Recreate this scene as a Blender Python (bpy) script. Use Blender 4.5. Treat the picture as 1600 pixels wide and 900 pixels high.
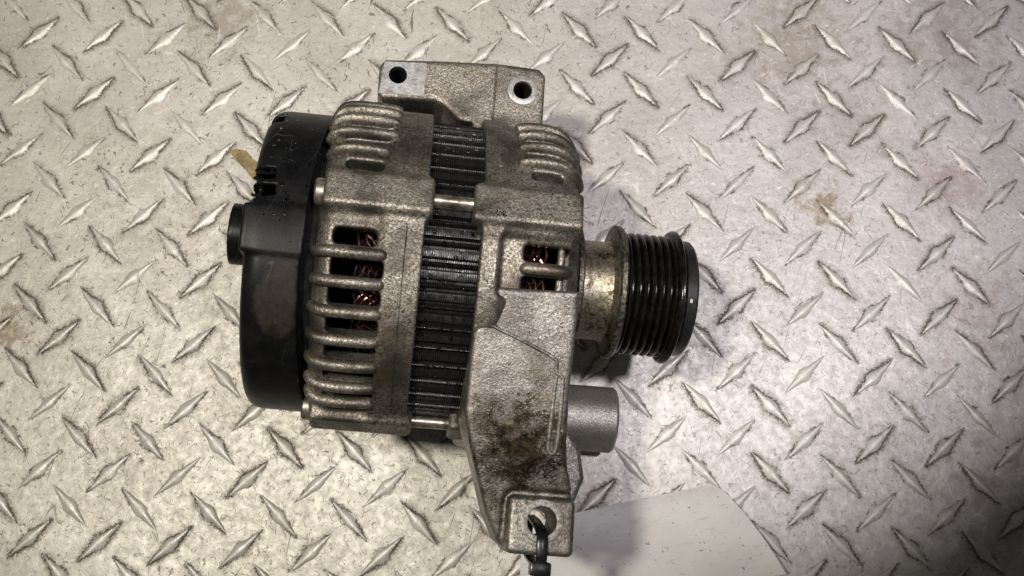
import bpy, bmesh, math, random
import numpy as np
from mathutils import Matrix, Vector

for o in list(bpy.data.objects):
    bpy.data.objects.remove(o)
S = bpy.context.scene
COL = S.collection
MM = 0.001
random.seed(7)
rng = np.random.default_rng(7)

# ---------------------------------------------------------------- camera
CAM_POS = (10.879, -105.342, 508.055)          # mm
CAM_ROT = (0.2124, 0.0004, 0.0504)
cd = bpy.data.cameras.new('camera')
cam = bpy.data.objects.new('camera', cd)
COL.objects.link(cam)
cam.location = [c * MM for c in CAM_POS]
cam.rotation_euler = CAM_ROT
cd.sensor_width = 36.0
cd.lens = 36.0
cd.clip_start = 0.01
cd.clip_end = 20.0
S.camera = cam

# ---------------------------------------------------------------- world, lamps, exposure
w = bpy.data.worlds.new('World')
S.world = w
w.use_nodes = True
bg = w.node_tree.nodes['Background']
bg.inputs[0].default_value = (0.95, 0.90, 0.84, 1)
bg.inputs[1].default_value = 0.06


def aim(o, target):
    d = Vector(target) - o.location
    o.rotation_euler = d.to_track_quat('-Z', 'Y').to_euler()


def spot(name, loc, target, energy, color, cone, blend, radius):
    l = bpy.data.lights.new(name, 'SPOT')
    l.energy = energy
    l.color = color
    l.spot_size = math.radians(cone)
    l.spot_blend = blend
    l.shadow_soft_size = radius
    o = bpy.data.objects.new(name, l)
    o.location = loc
    COL.objects.link(o)
    aim(o, target)
    return o


def area(name, loc, target, energy, color, sx, sy):
    l = bpy.data.lights.new(name, 'AREA')
    l.energy = energy
    l.color = color
    l.shape = 'RECTANGLE'
    l.size = sx
    l.size_y = sy
    o = bpy.data.objects.new(name, l)
    o.location = loc
    COL.objects.link(o)
    aim(o, target)
    return o


# warm key, cooler fill; cones cut to put a shadow at lower right
def cone_to(loc, target, edge):
    """cone angle whose rim falls on the plate at edge"""
    a, b = Vector(target) - Vector(loc), Vector(edge) - Vector(loc)
    return 2 * math.degrees(a.angle(b))


L1, T1 = (-0.385, -0.064, 1.29), (-0.085, 0.09, 0.0)
L2, T2 = (0.43, 0.03, 1.5), (0.055, 0.19, 0.0)
spot('warm_key_lamp', L1, T1, 46.0, (1.0, 0.94, 0.83), cone_to(L1, T1, (0.192, -0.084, 0.0)), 0.06, 0.055)
spot('cool_fill_lamp', L2, T2, 51.0, (0.98, 0.93, 0.99), cone_to(L2, T2, (0.178, -0.090, 0.0)), 0.06, 0.055)

S.view_settings.view_transform = 'Standard'
S.view_settings.look = 'None'
S.view_settings.exposure = 0.0
S.view_settings.gamma = 1.0
S.view_settings.use_curve_mapping = False
S.render.engine = 'CYCLES'


# ---------------------------------------------------------------- node helpers
class NT:
    """small helper to write shader maths as expressions"""

    def __init__(self, mat):
        self.t = mat.node_tree
        self.n = self.t.nodes
        self.l = self.t.links

    def node(self, typ, **kw):
        nd = self.n.new(typ)
        for k, v in kw.items():
            setattr(nd, k, v)
        return nd

    def put(self, sock, v):
        if isinstance(v, E):
            self.l.new(v.s, sock)
        elif hasattr(v, 'is_output'):
            self.l.new(v, sock)
        else:
            sock.default_value = v

    def m(self, op, a, b=None, c=None):
        nd = self.node('ShaderNodeMath', operation=op)
        self.put(nd.inputs[0], a)
        if b is not None:
            self.put(nd.inputs[1], b)
        if c is not None:
            self.put(nd.inputs[2], c)
        return E(self, nd.outputs[0])

    def sstep(self, x, a, b, lo=0.0, hi=1.0):
        nd = self.node('ShaderNodeMapRange', interpolation_type='SMOOTHSTEP')
        self.put(nd.inputs['Value'], x)
        nd.inputs['From Min'].default_value = a
        nd.inputs['From Max'].default_value = b
        nd.inputs['To Min'].default_value = lo
        nd.inputs['To Max'].default_value = hi
        return E(self, nd.outputs[0])

    def coords(self, scale=1000.0, rot=(0, 0, 0), loc=(0, 0, 0), sc=(1, 1, 1)):
        tc = self.node('ShaderNodeTexCoord')
        mp = self.node('ShaderNodeMapping')
        mp.inputs['Scale'].default_value = [scale * q for q in sc]
        self.l.new(tc.outputs['Object'], mp.inputs['Vector'])
        if any(rot) or any(loc):
            m2 = self.node('ShaderNodeMapping')
            m2.inputs['Rotation'].default_value = rot
            m2.inputs['Location'].default_value = loc
            # rotate first, then stretch
            self.l.new(tc.outputs['Object'], m2.inputs['Vector'])
            self.l.new(m2.outputs[0], mp.inputs['Vector'])
        return mp.outputs[0]

    def noise(self, vec, scale, detail=3.0, rough=0.55, dist=0.0):
        nd = self.node('ShaderNodeTexNoise')
        self.l.new(vec, nd.inputs['Vector'])
        nd.inputs['Scale'].default_value = scale
        nd.inputs['Detail'].default_value = detail
        nd.inputs['Roughness'].default_value = rough
        nd.inputs['Distortion'].default_value = dist
        return E(self, nd.outputs['Fac'])

    def xyz(self, vec):
        nd = self.node('ShaderNodeSeparateXYZ')
        self.l.new(vec, nd.inputs[0])
        return [E(self, q) for q in nd.outputs]

    def mix(self, fac, a, b):
        nd = self.node('ShaderNodeMix', data_type='RGBA')
        self.put(nd.inputs[0], fac)
        for sock, v in ((nd.inputs[6], a), (nd.inputs[7], b)):
            if isinstance(v, tuple):
                sock.default_value = (*v, 1)
            else:
                self.put(sock, v)
        return nd.outputs[2]

    def bump(self, h, strength, dist, normal=None):
        nd = self.node('ShaderNodeBump')
        nd.inputs['Strength'].default_value = strength
        nd.inputs['Distance'].default_value = dist
        self.put(nd.inputs['Height'], h)
        if normal:
            self.l.new(normal, nd.inputs['Normal'])
        return nd.outputs[0]


class E:
    def __init__(self, nt, s):
        self.nt, self.s = nt, s

    def __add__(self, o): return self.nt.m('ADD', self, o)
    __radd__ = __add__
    def __sub__(self, o): return self.nt.m('SUBTRACT', self, o)
    def __rsub__(self, o): return self.nt.m('SUBTRACT', o, self)
    def __mul__(self, o): return self.nt.m('MULTIPLY', self, o)
    __rmul__ = __mul__
    def __truediv__(self, o): return self.nt.m('DIVIDE', self, o)
    def __abs__(self): return self.nt.m('ABSOLUTE', self)
    def max(self, o): return self.nt.m('MAXIMUM', self, o)
    def min(self, o): return self.nt.m('MINIMUM', self, o)
    def pow(self, o): return self.nt.m('POWER', self, o)
    def round(self): return self.nt.m('FLOOR', self + 0.5)


def material(name):
    mat = bpy.data.materials.new(name)
    mat.use_nodes = True
    nt = NT(mat)
    return mat, nt, nt.n['Principled BSDF']


def simple(name, color, rough=0.5, metal=0.0, var=0.25, scale=0.6, bump=0.1, spec=0.5, dirt=None, dirt_amt=0.5):
    mat, nt, b = material(name)
    v = nt.coords()
    n = nt.noise(v, scale, 4)
    dark = tuple(c * (1 - var) for c in color)
    lite = tuple(min(1, c * (1 + var)) for c in color)
    c = nt.mix(nt.sstep(n, 0.3, 0.7), dark, lite)
    if dirt:
        d = nt.noise(v, scale * 0.35, 6, 0.65)
        c = nt.mix(nt.sstep(d, 0.48, 0.68, 0, dirt_amt), c, dirt)
    nt.l.new(c, b.inputs['Base Color'])
    b.inputs['Metallic'].default_value = metal
    nt.put(b.inputs['Roughness'], nt.sstep(nt.noise(v, scale * 0.7, 3), 0.3, 0.7, rough * 0.8, min(1, rough * 1.2)))
    b.inputs['Specular IOR Level'].default_value = spec
    if bump:
        nt.l.new(nt.bump(nt.noise(v, scale * 2.5, 3), bump, 0.0004), b.inputs['Normal'])
    return mat


def cast_aluminium(name, lite=(0.41, 0.38, 0.325), mid=(0.145, 0.127, 0.098), stain=False, oil=0.4, speck=0.8, grime=0.88, worn=True):
    mat, nt, b = material(name)
    v = nt.coords()
    grain = nt.noise(v, 1.15, 3, 0.7)
    c = nt.mix(nt.sstep(grain, 0.36, 0.64), mid, lite)
    blot = nt.noise(nt.coords(loc=(0.07, 0.21, 0.4)), 0.028, 4, 0.6)      # larger patches that are cleaner or dirtier
    # dark pits and specks, dense in some areas and sparse in others
    pit = nt.noise(v, 0.75, 4, 0.75) + (blot - 0.5) * 0.40
    c = nt.mix(nt.sstep(pit, 0.52, 0.66, 0, speck), c, (0.040, 0.033, 0.025))
    pit2 = nt.noise(nt.coords(loc=(0.5, 0.5, 0.1)), 0.33, 4, 0.7) + (blot - 0.5) * 0.35
    c = nt.mix(nt.sstep(pit2, 0.60, 0.72, 0, speck), c, (0.050, 0.042, 0.032))
    # greasy grime in large soft patches
    gr = nt.noise(nt.coords(loc=(0.22, 0.06, 0.31)), 0.05, 5, 0.6)
    c = nt.mix(nt.sstep(gr, 0.40, 0.64, 0, grime), c, (0.062, 0.054, 0.043))
    br = nt.noise(nt.coords(loc=(0.31, 0.17, 0.05)), 0.09, 5, 0.6)
    c = nt.mix(nt.sstep(br, 0.52, 0.74, 0, oil), c, (0.17, 0.12, 0.055))
    # edges rubbed bright by handling
    geo = nt.node('ShaderNodeNewGeometry')
    edge = 0.0 if not worn else nt.sstep(E(nt, geo.outputs['Pointiness']) + (grain - 0.5) * 0.05, 0.525, 0.60, 0, 0.6)
    if worn:
        c = nt.mix(edge, c, (0.50, 0.475, 0.42))
    rough = nt.sstep(grain, 0.3, 0.7, 0.56, 0.42)
    if stain:                                     # oily spill on the arm above the ear
        x, y, z = nt.xyz(v)
        d = (((x - 29.0) / 22.0).pow(2.0) + ((y + 73.0) / 21.0).pow(2.0)).pow(0.5)
        d2 = (((x - 38.0) / 9.0).pow(2.0) + ((y + 80.0) / 7.0).pow(2.0)).pow(0.5)
        nn = nt.noise(v, 0.16, 6, 0.75)
        sm = nt.sstep(d + (nn - 0.5) * 3.4, 0.05, 1.45, 0.97, 0.0)
        sm2 = nt.sstep(d2 + (nn - 0.5) * 2.6, 0.3, 1.5, 0.95, 0.0)
        c = nt.mix(sm, c, nt.mix(nt.sstep(nt.noise(v, 0.42, 5, 0.75), 0.36, 0.62), (0.009, 0.006, 0.003), nt.mix(nt.sstep(grain, 0.4, 0.6), (0.04, 0.026, 0.011), (0.17, 0.115, 0.05))))
        c = nt.mix(sm2 * nt.sstep(nt.noise(v, 0.9, 3), 0.4, 0.6), c, (0.012, 0.009, 0.006))
        rough = rough - sm * 0.3
    nt.l.new(c, b.inputs['Base Color'])
    b.inputs['Metallic'].default_value = 0.8
    nt.put(b.inputs['Roughness'], rough)
    n1 = nt.bump(nt.noise(v, 1.6, 3, 0.6), 0.42, 0.0004)
    n2 = nt.bump(nt.noise(v, 0.2, 3), 0.28, 0.0008, n1)
    nt.l.new(n2, b.inputs['Normal'])
    return mat


# ---------------------------------------------------------------- tread plate lattice (shared by geometry, dirt and painted shade)
PX, PY = 34.0, 34.0 * 0.9625
LUG_L = 13.9


def lug_halfwidth(a):
    a = abs(a)
    return 2.4 * max(0.0, 1 - (a / LUG_L) ** 1.6) + 0.95 * max(0.0, 1 - (a / 4.2) ** 2)


def plate_material():
    mat, nt, b = material('worn_tread_plate_metal')
    v = nt.coords()
    x, y, z = nt.xyz(v)
    warp = nt.noise(v, 0.55, 4, 0.65)
    fine = nt.noise(nt.coords(loc=(0.4, 0.2, 0)), 1.3, 3, 0.6)
    kn = nt.noise(nt.coords(loc=(0.9, 0, 0)), 0.2, 3, 0.65)
    masks = []
    lugs = []
    shade_halo = []
    for kind in (0, 1):
        off = 0.5 * kind
        u = x / PX + off
        q = y / PY + 0.5 + off
        ru, rq = u.round(), q.round()
        dx = (u - ru) * PX
        dy = (q - rq) * PY
        s = 0.70711
        if kind == 0:
            a, c = (dx - dy) * s, (dx + dy) * s
        else:
            a, c = (dx + dy) * s, (dx - dy) * s
        aa = abs(a)
        wd = (1.0 - (aa / LUG_L).min(1.0).pow(1.6)) * 2.4 + (1.0 - (aa / 4.2).min(1.0).pow(2.0)) * 0.95
        d = abs(c) - wd
        # random amount of dirt and painted shade for each lug and each side
        cv = nt.node('ShaderNodeCombineXYZ')
        nt.put(cv.inputs[0], ru * 7.3 + kind * 3.1)
        nt.put(cv.inputs[1], rq * 5.7)
        nt.put(cv.inputs[2], nt.m('SIGN', c) * 2.3)
        wn = nt.node('ShaderNodeTexWhiteNoise')
        nt.l.new(cv.outputs[0], wn.inputs[0])
        rnd = E(nt, wn.outputs[0])
        ends = nt.sstep(aa, LUG_L + 1.2, LUG_L - 1.0, 0, 1)
        dd = abs(d - 0.1 + (warp - 0.5) * 2.2)
        line = nt.sstep(dd - (fine - 0.47) * 3.2, 0.75, 0.1) * ends
        keep = nt.sstep(kn + rnd * 0.36, 0.59, 0.80)
        blot = nt.sstep(d + (warp - 0.5) * 6.0 + (fine - 0.5) * 5.0, 2.4, 0.4) * ends * nt.sstep(d, -0.4, 0.2)
        blot = blot * nt.sstep(rnd, 0.45, 0.9) * nt.sstep(fine, 0.40, 0.56)
        masks.append((line * keep).max(blot * 0.9))
        shade_halo.append(nt.sstep(d + (warp - 0.5) * 4.0, 4.2, 0.0) * nt.sstep(d, -1.2, 0.3) * nt.sstep(rnd + (kn - 0.5) * 1.2, 0.35, 0.95) * ends)
        lugs.append(nt.sstep(d + (warp - 0.5) * 0.8, 0.1, -0.9))
    dirt = masks[0].max(masks[1])
    lugm = lugs[0].max(lugs[1])

    # hair-like marks and scratches: thin level lines of noises
    def hairs(scale, eps, keep_s, lo, hi, rot=0.0, sc=(1, 1, 1), loc=(0, 0, 0), det=1.0, dist=0.35):
        vv = nt.coords(rot=(0, 0, rot), loc=loc, sc=sc)
        n = nt.noise(vv, scale, det, 0.5, dist)
        k = nt.noise(nt.coords(loc=(loc[0] + 0.7, loc[1], 0.3)), keep_s, 2, 0.6)
        return nt.sstep(abs(n - 0.5), eps, eps * 0.25) * nt.sstep(k, lo, hi)

    dens = nt.noise(nt.coords(loc=(0.33, 0.77, 0)), 0.03, 3, 0.6)
    h1 = hairs(0.16, 0.013, 0.22, 0.53, 0.59, loc=(0.1, 0.5, 0))
    h2 = hairs(0.24, 0.017, 0.26, 0.54, 0.60, rot=0.6, sc=(1, 0.45, 1), loc=(0.5, 0.2, 0))
    h3 = hairs(0.24, 0.017, 0.24, 0.54, 0.60, rot=-0.7, sc=(1, 0.35, 1), loc=(0.3, 0.9, 0))
    long_d = hairs(0.055, 0.004, 0.05, 0.55, 0.60, rot=0.25, sc=(1, 0.12, 1), loc=(0.8, 0.1, 0), det=0.5, dist=0.1)
    long_l = hairs(0.05, 0.005, 0.05, 0.55, 0.61, rot=-0.3, sc=(1, 0.10, 1), loc=(0.15, 0.35, 0), det=0.5, dist=0.1)
    hl = hairs(0.33, 0.025, 0.25, 0.52, 0.62, rot=0.9, sc=(1, 0.4, 1), loc=(0.65, 0.75, 0))
    speck = nt.sstep(nt.noise(nt.coords(loc=(0.2, 0.6, 0)), 0.6, 3, 0.6), 0.69, 0.74)
    marks = h1.max(h2).max(h3).max(long_d).max(speck)
    # fewer scratches on the right half of the plate
    side = nt.sstep(x, -40.0, 190.0, 1.0, 0.6) * nt.sstep(dens, 0.36, 0.60, 0.45, 1.0)

    tone = nt.noise(v, 0.018, 4, 0.6)
    cl = nt.mix(nt.sstep(tone, 0.3, 0.7), (0.48, 0.455, 0.40), (0.60, 0.575, 0.52))
    cr = nt.mix(nt.sstep(tone, 0.3, 0.7), (0.47, 0.445, 0.43), (0.56, 0.535, 0.52))
    c = nt.mix(nt.sstep(x, -60.0, 170.0), cl, cr)  # lamp tint put into the colour: warm at left, cooler at right
    mott = nt.noise(v, 0.22, 5, 0.7)
    c = nt.mix(nt.sstep(mott, 0.5, 0.72, 0, 0.28), c, (0.26, 0.235, 0.195))
    c = nt.mix(nt.sstep(nt.noise(nt.coords(loc=(0.9, 0.9, 0)), 0.10, 5, 0.65), 0.52, 0.72, 0, 0.35), c, (0.74, 0.71, 0.66))

    nn = nt.noise(nt.coords(loc=(0.41, 0.13, 0)), 0.11, 5, 0.7)
    # stains with their own places on this plate: (x, y, radius, strength, colour)
    for sx, sy, sr, st, colr in ((-160, 144, 24, .5, (.22, .17, .11)), (150, 146, 34, .5, (.26, .20, .13)),
                                 (163, 56, 13, .8, (.24, .17, .09)), (228, 70, 22, .45, (.30, .19, .16)),
                                 (232, 158, 36, .45, (.22, .17, .13)), (-248, -28, 16, .7, (.20, .13, .06)),
                                 (240, 2, 26, .4, (.30, .21, .18)), (-186, 58, 40, .28, (.28, .24, .18)),
                                 (-170, 10, 36, .25, (.26, .22, .16)), (245, -96, 36, .45, (.17, .13, .10)),
                                 (180, 104, 26, .4, (.25, .21, .18))):
        d = (((x - float(sx)) / sr).pow(2.0) + ((y - float(sy)) / sr).pow(2.0)).pow(0.5)
        c = nt.mix(nt.sstep(d + (nn - 0.5) * 4.6 + (fine - 0.5) * 1.2, 0.0, 1.15, st, 0.0), c, colr)

    c = nt.mix(hl.max(long_l) * 0.5, c, (0.82, 0.80, 0.76))
    c = nt.mix(marks * side * 0.9, c, (0.14, 0.115, 0.085))
    c = nt.mix(shade_halo[0].max(shade_halo[1]) * 0.5, c, (0.22, 0.19, 0.15))  # soft shade beside the lugs put into the colour
    c = nt.mix(lugm * 0.4, c, (0.70, 0.675, 0.62))
    c = nt.mix(dirt * 0.86, c, (0.085, 0.067, 0.050))
    nt.l.new(c, b.inputs['Base Color'])
    b.inputs['Metallic'].default_value = 0.32
    nt.put(b.inputs['Roughness'], nt.sstep(mott, 0.3, 0.7, 0.44, 0.58) + dirt * 0.2 - lugm * 0.02)
    hgt = nt.noise(v, 0.35, 4, 0.6) - marks * 0.25
    n1 = nt.bump(nt.noise(v, 0.06, 3, 0.5), 0.30, 0.0018)
    nt.l.new(nt.bump(hgt, 0.32, 0.0005, n1), b.inputs['Normal'])
    return mat


M = {}
M['plate'] = plate_material()
M['alu'] = cast_aluminium('dirty_cast_aluminium')
M['alu_arm'] = cast_aluminium('oil_stained_cast_aluminium', lite=(0.45, 0.43, 0.39), mid=(0.23, 0.21, 0.18), stain=True, oil=0.45, speck=0.7, grime=0.6)
M['alu_rib'] = cast_aluminium('dirty_cast_ribs', worn=False)
M['alu_seam'] = cast_aluminium('dirty_cast_seam', lite=(0.50, 0.475, 0.425), mid=(0.25, 0.23, 0.19), worn=False)
M['alu_bush'] = cast_aluminium('smooth_cast_aluminium', lite=(0.38, 0.36, 0.325), mid=(0.19, 0.175, 0.15), oil=0.2, speck=0.75, grime=0.5)
M['machined'] = simple('machined_aluminium', (0.42, 0.415, 0.40), 0.42, 0.5, 0.25, 0.9, 0.25, dirt=(0.14, 0.12, 0.095), dirt_amt=0.75)
M['steel'] = simple('zinc_plated_steel', (0.50, 0.46, 0.38), 0.33, 0.9, 0.35, 0.5, 0.1, dirt=(0.07, 0.055, 0.035), dirt_amt=0.8)
M['hub'] = simple('grimy_hub_steel', (0.34, 0.30, 0.215), 0.34, 0.8, 0.45, 0.9, 0.4, dirt=(0.04, 0.032, 0.018), dirt_amt=0.9)
M['flange'] = simple('speckled_flange_steel', (0.13, 0.118, 0.10), 0.40, 0.75, 0.8, 0.9, 0.5, dirt=(0.012, 0.010, 0.008), dirt_amt=0.9)
M['groove'] = simple('oily_dark_pulley_steel', (0.019, 0.0155, 0.0135), 0.18, 0.6, 0.5, 0.4, 0.10, dirt=(0.008, 0.006, 0.005), dirt_amt=0.85)
M['dark'] = simple('near_black_interior', (0.005, 0.0045, 0.004), 0.8, 0.0, 0.4, 0.3, 0.2, spec=0.15)  # near-black: shade of the bracket holes put into colour; also rotor and rectifier
M['cap'] = simple('black_rubber_cap', (0.011, 0.011, 0.011), 0.42, 0.0, 0.3, 0.4, 0.1)
M['copper'] = simple('varnished_copper_wire', (0.050, 0.021, 0.019), 0.2, 0.8, 0.8, 0.16, 0.05, dirt=(0.008, 0.006, 0.006), dirt_amt=1.0)
M['tie'] = simple('black_nylon', (0.010, 0.010, 0.010), 0.32, 0.0, 0.3, 0.5, 0.1)
M['worn_face'] = simple('worn_machined_face', (0.30, 0.285, 0.255), 0.45, 0.5, 0.4, 0.9, 0.3, dirt=(0.10, 0.085, 0.065), dirt_amt=0.85)
M['white_mark'] = simple('white_paint_mark', (0.62, 0.60, 0.54), 0.5, 0.0, 0.1, 1, 0.1)
M['flake'] = simple('dry_yellow_flake', (0.25, 0.19, 0.075), 0.5, 0.0, 0.3, 0.3, 0.3, dirt=(0.12, 0.07, 0.03), dirt_amt=0.8)


def stator_material():
    mat, nt, b = material('laminated_black_steel')
    v = nt.coords()
    x, y, z = nt.xyz(v)
    lam = nt.m('SINE', x * (2 * math.pi / 0.85)) * 0.5 + 0.5
    n = nt.noise(v, 0.35, 4)
    dry = nt.sstep(nt.noise(nt.coords(loc=(0.1, 0.3, 0.2)), 0.12, 3), 0.42, 0.58)
    c = nt.mix(lam, (0.004, 0.004, 0.004), (0.019, 0.019, 0.018))
    c = nt.mix(dry * 0.6, c, (0.012, 0.012, 0.012))
    nt.l.new(c, b.inputs['Base Color'])
    b.inputs['Metallic'].default_value = 0.25
    nt.put(b.inputs['Roughness'], nt.sstep(n, 0.35, 0.65, 0.20, 0.46))
    nt.l.new(nt.bump(lam * dry, 0.45, 0.0003), b.inputs['Normal'])
    return mat


M['stator'] = stator_material()


def cover_material():
    mat, nt, b = material('black_cover_plastic')
    v = nt.coords()
    x, y, z = nt.xyz(v)
    n = nt.noise(v, 0.12, 5, 0.6)
    c = nt.mix(nt.sstep(n, 0.35, 0.7), (0.004, 0.004, 0.0045), (0.009, 0.009, 0.009))
    # dusty dried patch on the drum
    d = (((x + 64.0) / 9.5).pow(2.0) + ((y + 27.0) / 14.0).pow(2.0)).pow(0.5)
    m = nt.sstep(d + (n - 0.5) * 1.6, 0.62, 1.0, 1, 0)
    c = nt.mix(m * nt.sstep(nt.noise(v, 0.5, 4, 0.65), 0.25, 0.75, 0.3, 0.9), c, (0.040, 0.032, 0.023))
    sc = nt.sstep(abs(nt.noise(nt.coords(rot=(0, 0, 0.5), sc=(1, 0.15, 0.3)), 0.10, 1) - 0.5), 0.004, 0.001)
    sc = sc * nt.sstep(nt.noise(v, 0.05, 2), 0.5, 0.6)
    c = nt.mix(sc * 0.5, c, (0.12, 0.12, 0.11))
    nt.l.new(c, b.inputs['Base Color'])
    nt.put(b.inputs['Roughness'], nt.sstep(n, 0.3, 0.7, 0.34, 0.44) + m * 0.2)
    b.inputs['Specular IOR Level'].default_value = 0.2
    nt.l.new(nt.bump(nt.noise(v, 1.6, 2), 0.12, 0.0003), b.inputs['Normal'])
    return mat


M['cover'] = cover_material()


def water_material():
    mat, nt, b = material('water')
    v = nt.coords()
    nt.l.new(nt.mix(nt.noise(v, 0.2), (0.9, 0.9, 0.9), (1, 1, 1)), b.inputs['Base Color'])
    b.inputs['Roughness'].default_value = 0.02
    b.inputs['IOR'].default_value = 1.33
    b.inputs['Transmission Weight'].default_value = 1.0
    return mat


M['water'] = water_material()


def paper_material():
    mat, nt, b = material('smudged_white_label')
    v = nt.coords()
    n = nt.noise(v, 0.06, 4)
    c = nt.mix(nt.sstep(n, 0.3, 0.7), (0.58, 0.56, 0.54), (0.65, 0.63, 0.61))
    st = nt.noise(nt.coords(rot=(0, 0, -0.25), sc=(0.22, 1, 1)), 0.5, 4, 0.7)
    c = nt.mix(nt.sstep(st, 0.55, 0.72, 0, 0.45), c, (0.27, 0.25, 0.23))
    sp = nt.noise(nt.coords(rot=(0, 0, 0.5), sc=(0.6, 1.4, 1)), 0.55, 2)
    c = nt.mix(nt.sstep(sp, 0.69, 0.73, 0, 0.9), c, (0.045, 0.040, 0.036))
    nt.l.new(c, b.inputs['Base Color'])
    b.inputs['Roughness'].default_value = 0.42
    nt.l.new(nt.bump(nt.noise(v, 0.09, 3), 0.2, 0.001), b.inputs['Normal'])
    return mat


M['paper'] = paper_material()


# ---------------------------------------------------------------- mesh helpers (all lengths in mm)
def mesh_from(name, verts, faces, mat, smooth=True, angle=None):
    me = bpy.data.meshes.new(name)
    if isinstance(verts, np.ndarray) and isinstance(faces, np.ndarray):
        nv, nf = len(verts), len(faces)
        k = faces.shape[1]
        me.vertices.add(nv)
        me.vertices.foreach_set('co', (verts * MM).astype(np.float32).ravel())
        me.loops.add(nf * k)
        me.loops.foreach_set('vertex_index', faces.astype(np.int32).ravel())
        me.polygons.add(nf)
        me.polygons.foreach_set('loop_start', np.arange(0, nf * k, k, dtype=np.int32))
        me.update(calc_edges=True)
    else:
        me.from_pydata([[c * MM for c in v] for v in verts], [], [list(f) for f in faces])
        me.update()
    me.validate()
    me.polygons.foreach_set('use_smooth', [smooth] * len(me.polygons))
    if smooth and angle:
        me.set_sharp_from_angle(angle=math.radians(angle))
    me.materials.append(mat)
    return me


def obj(name, me, parent=None, label=None, category=None, group=None, kind=None):
    o = bpy.data.objects.new(name, me)
    COL.objects.link(o)
    if parent is not None:
        o.parent = parent
    if label:
        o['label'] = label
    if category:
        o['category'] = category
    if group:
        o['group'] = group
    if kind:
        o['kind'] = kind
    return o


class MB:
    def __init__(self):
        self.v, self.f = [], []

    def add(self, v, f):
        n = len(self.v)
        self.v += [tuple(q) for q in v]
        self.f += [[i + n for i in q] for q in f]
        return self

    def lathe(self, prof, segs=96, axis='x', c=(0, 0, 0), closed=False):
        v, f = [], []
        n = len(prof)
        for i in range(segs):
            t = 2 * math.pi * i / segs
            for a, r in prof:
                if axis == 'x':
                    v.append((c[0] + a, c[1] + r * math.sin(t), c[2] + r * math.cos(t)))
                else:
                    v.append((c[0] + r * math.cos(t), c[1] + r * math.sin(t), c[2] + a))
        for i in range(segs):
            j = (i + 1) % segs
            for k in range(n if closed else n - 1):
                k2 = (k + 1) % n
                q = [i * n + k, i * n + k2, j * n + k2, j * n + k]
                f.append(q if axis == 'x' else q[::-1])
        return self.add(v, f)

    def tube(self, pts, rad, segs=8, wide=None, up=None, caps=True):
        """sweep an ellipse (rad x wide) along pts; rad may be a list"""
        P = [Vector(p) for p in pts]
        v, f = [], []
        n = len(P)
        for i, p in enumerate(P):
            t = (P[min(i + 1, n - 1)] - P[max(i - 1, 0)]).normalized()
            u = Vector(up[i] if isinstance(up, list) else (up or (0, 0, 1)))
            s = t.cross(u)
            s = s.normalized() if s.length > 1e-6 else Vector((0, 1, 0))
            uu = s.cross(t).normalized()
            r = rad[i] if isinstance(rad, (list, tuple)) else rad
            wd = (wide[i] if isinstance(wide, (list, tuple)) else wide) if wide else r
            for k in range(segs):
                a = 2 * math.pi * k / segs
                v.append(p + s * (wd * math.cos(a)) + uu * (r * math.sin(a)))
        for i in range(n - 1):
            for k in range(segs):
                k2 = (k + 1) % segs
                f.append([i * segs + k, i * segs + k2, (i + 1) * segs + k2, (i + 1) * segs + k])
        if caps:
            f.append(list(range(segs))[::-1])
            f.append([(n - 1) * segs + k for k in range(segs)])
        return self.add(v, f)

    def box(self, lo, hi):
        x0, y0, z0 = lo
        x1, y1, z1 = hi
        v = [(x, y, z) for x in (x0, x1) for y in (y0, y1) for z in (z0, z1)]
        f = [(0, 1, 3, 2), (4, 6, 7, 5), (0, 4, 5, 1), (2, 3, 7, 6), (0, 2, 6, 4), (1, 5, 7, 3)]
        return self.add(v, f)

    def mesh(self, name, mat, angle=35, bevel=0.0, bseg=2):
        me = mesh_from(name, self.v, self.f, mat, True, None)
        bm = bmesh.new()
        bm.from_mesh(me)
        if bevel:
            bmesh.ops.bevel(bm, geom=[e for e in bm.edges if e.is_manifold and e.calc_face_angle(0) > 0.5], offset=bevel * MM,
                            segments=bseg, profile=0.5, affect='EDGES', clamp_overlap=True)
        bmesh.ops.recalc_face_normals(bm, faces=bm.faces)
        bm.to_mesh(me)
        bm.free()
        me.polygons.foreach_set('use_smooth', [True] * len(me.polygons))
        me.set_sharp_from_angle(angle=math.radians(angle))
        return me


# ---------------------------------------------------------------- signed-distance modelling for castings
def smin(a, b, k):
    h = np.maximum(k - np.abs(a - b), 0) / k
    return np.minimum(a, b) - h * h * (k * 0.25)


def smax(a, b, k):
    return -smin(-a, -b, k)


class Grid:
    def __init__(self, lo, hi, h):
        self.lo, self.h = np.array(lo, np.float32), h
        ax = [np.arange(lo[i], hi[i] + h, h, dtype=np.float32) for i in range(3)]
        self.X = ax[0][:, None, None]
        self.Y = ax[1][None, :, None]
        self.Z = ax[2][None, None, :]
        self.R = np.sqrt(self.Y ** 2 + self.Z ** 2)
        self.shape = tuple(len(a) for a in ax)

    def rot(self, deg):
        """tangential and radial coordinate about the shaft at angle deg (0 = up, + = towards +y)"""
        c, s = math.cos(math.radians(deg)), math.sin(math.radians(deg))
        return self.Y * c - self.Z * s, self.Y * s + self.Z * c

    def full(self, f):
        return np.broadcast_to(f, self.shape).astype(np.float32)


def rbox(p, c, hw, r):
    """rounded box in any number of coordinates"""
    q = [np.abs(a - b) - (w_ - r) for a, b, w_ in zip(p, c, hw)]
    m = q[0]
    for a in q[1:]:
        m = np.maximum(m, a)
    L = np.maximum(q[0], 0) ** 2
    for a in q[1:]:
        L = L + np.maximum(a, 0) ** 2
    return np.sqrt(L) + np.minimum(m, 0) - r


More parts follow.
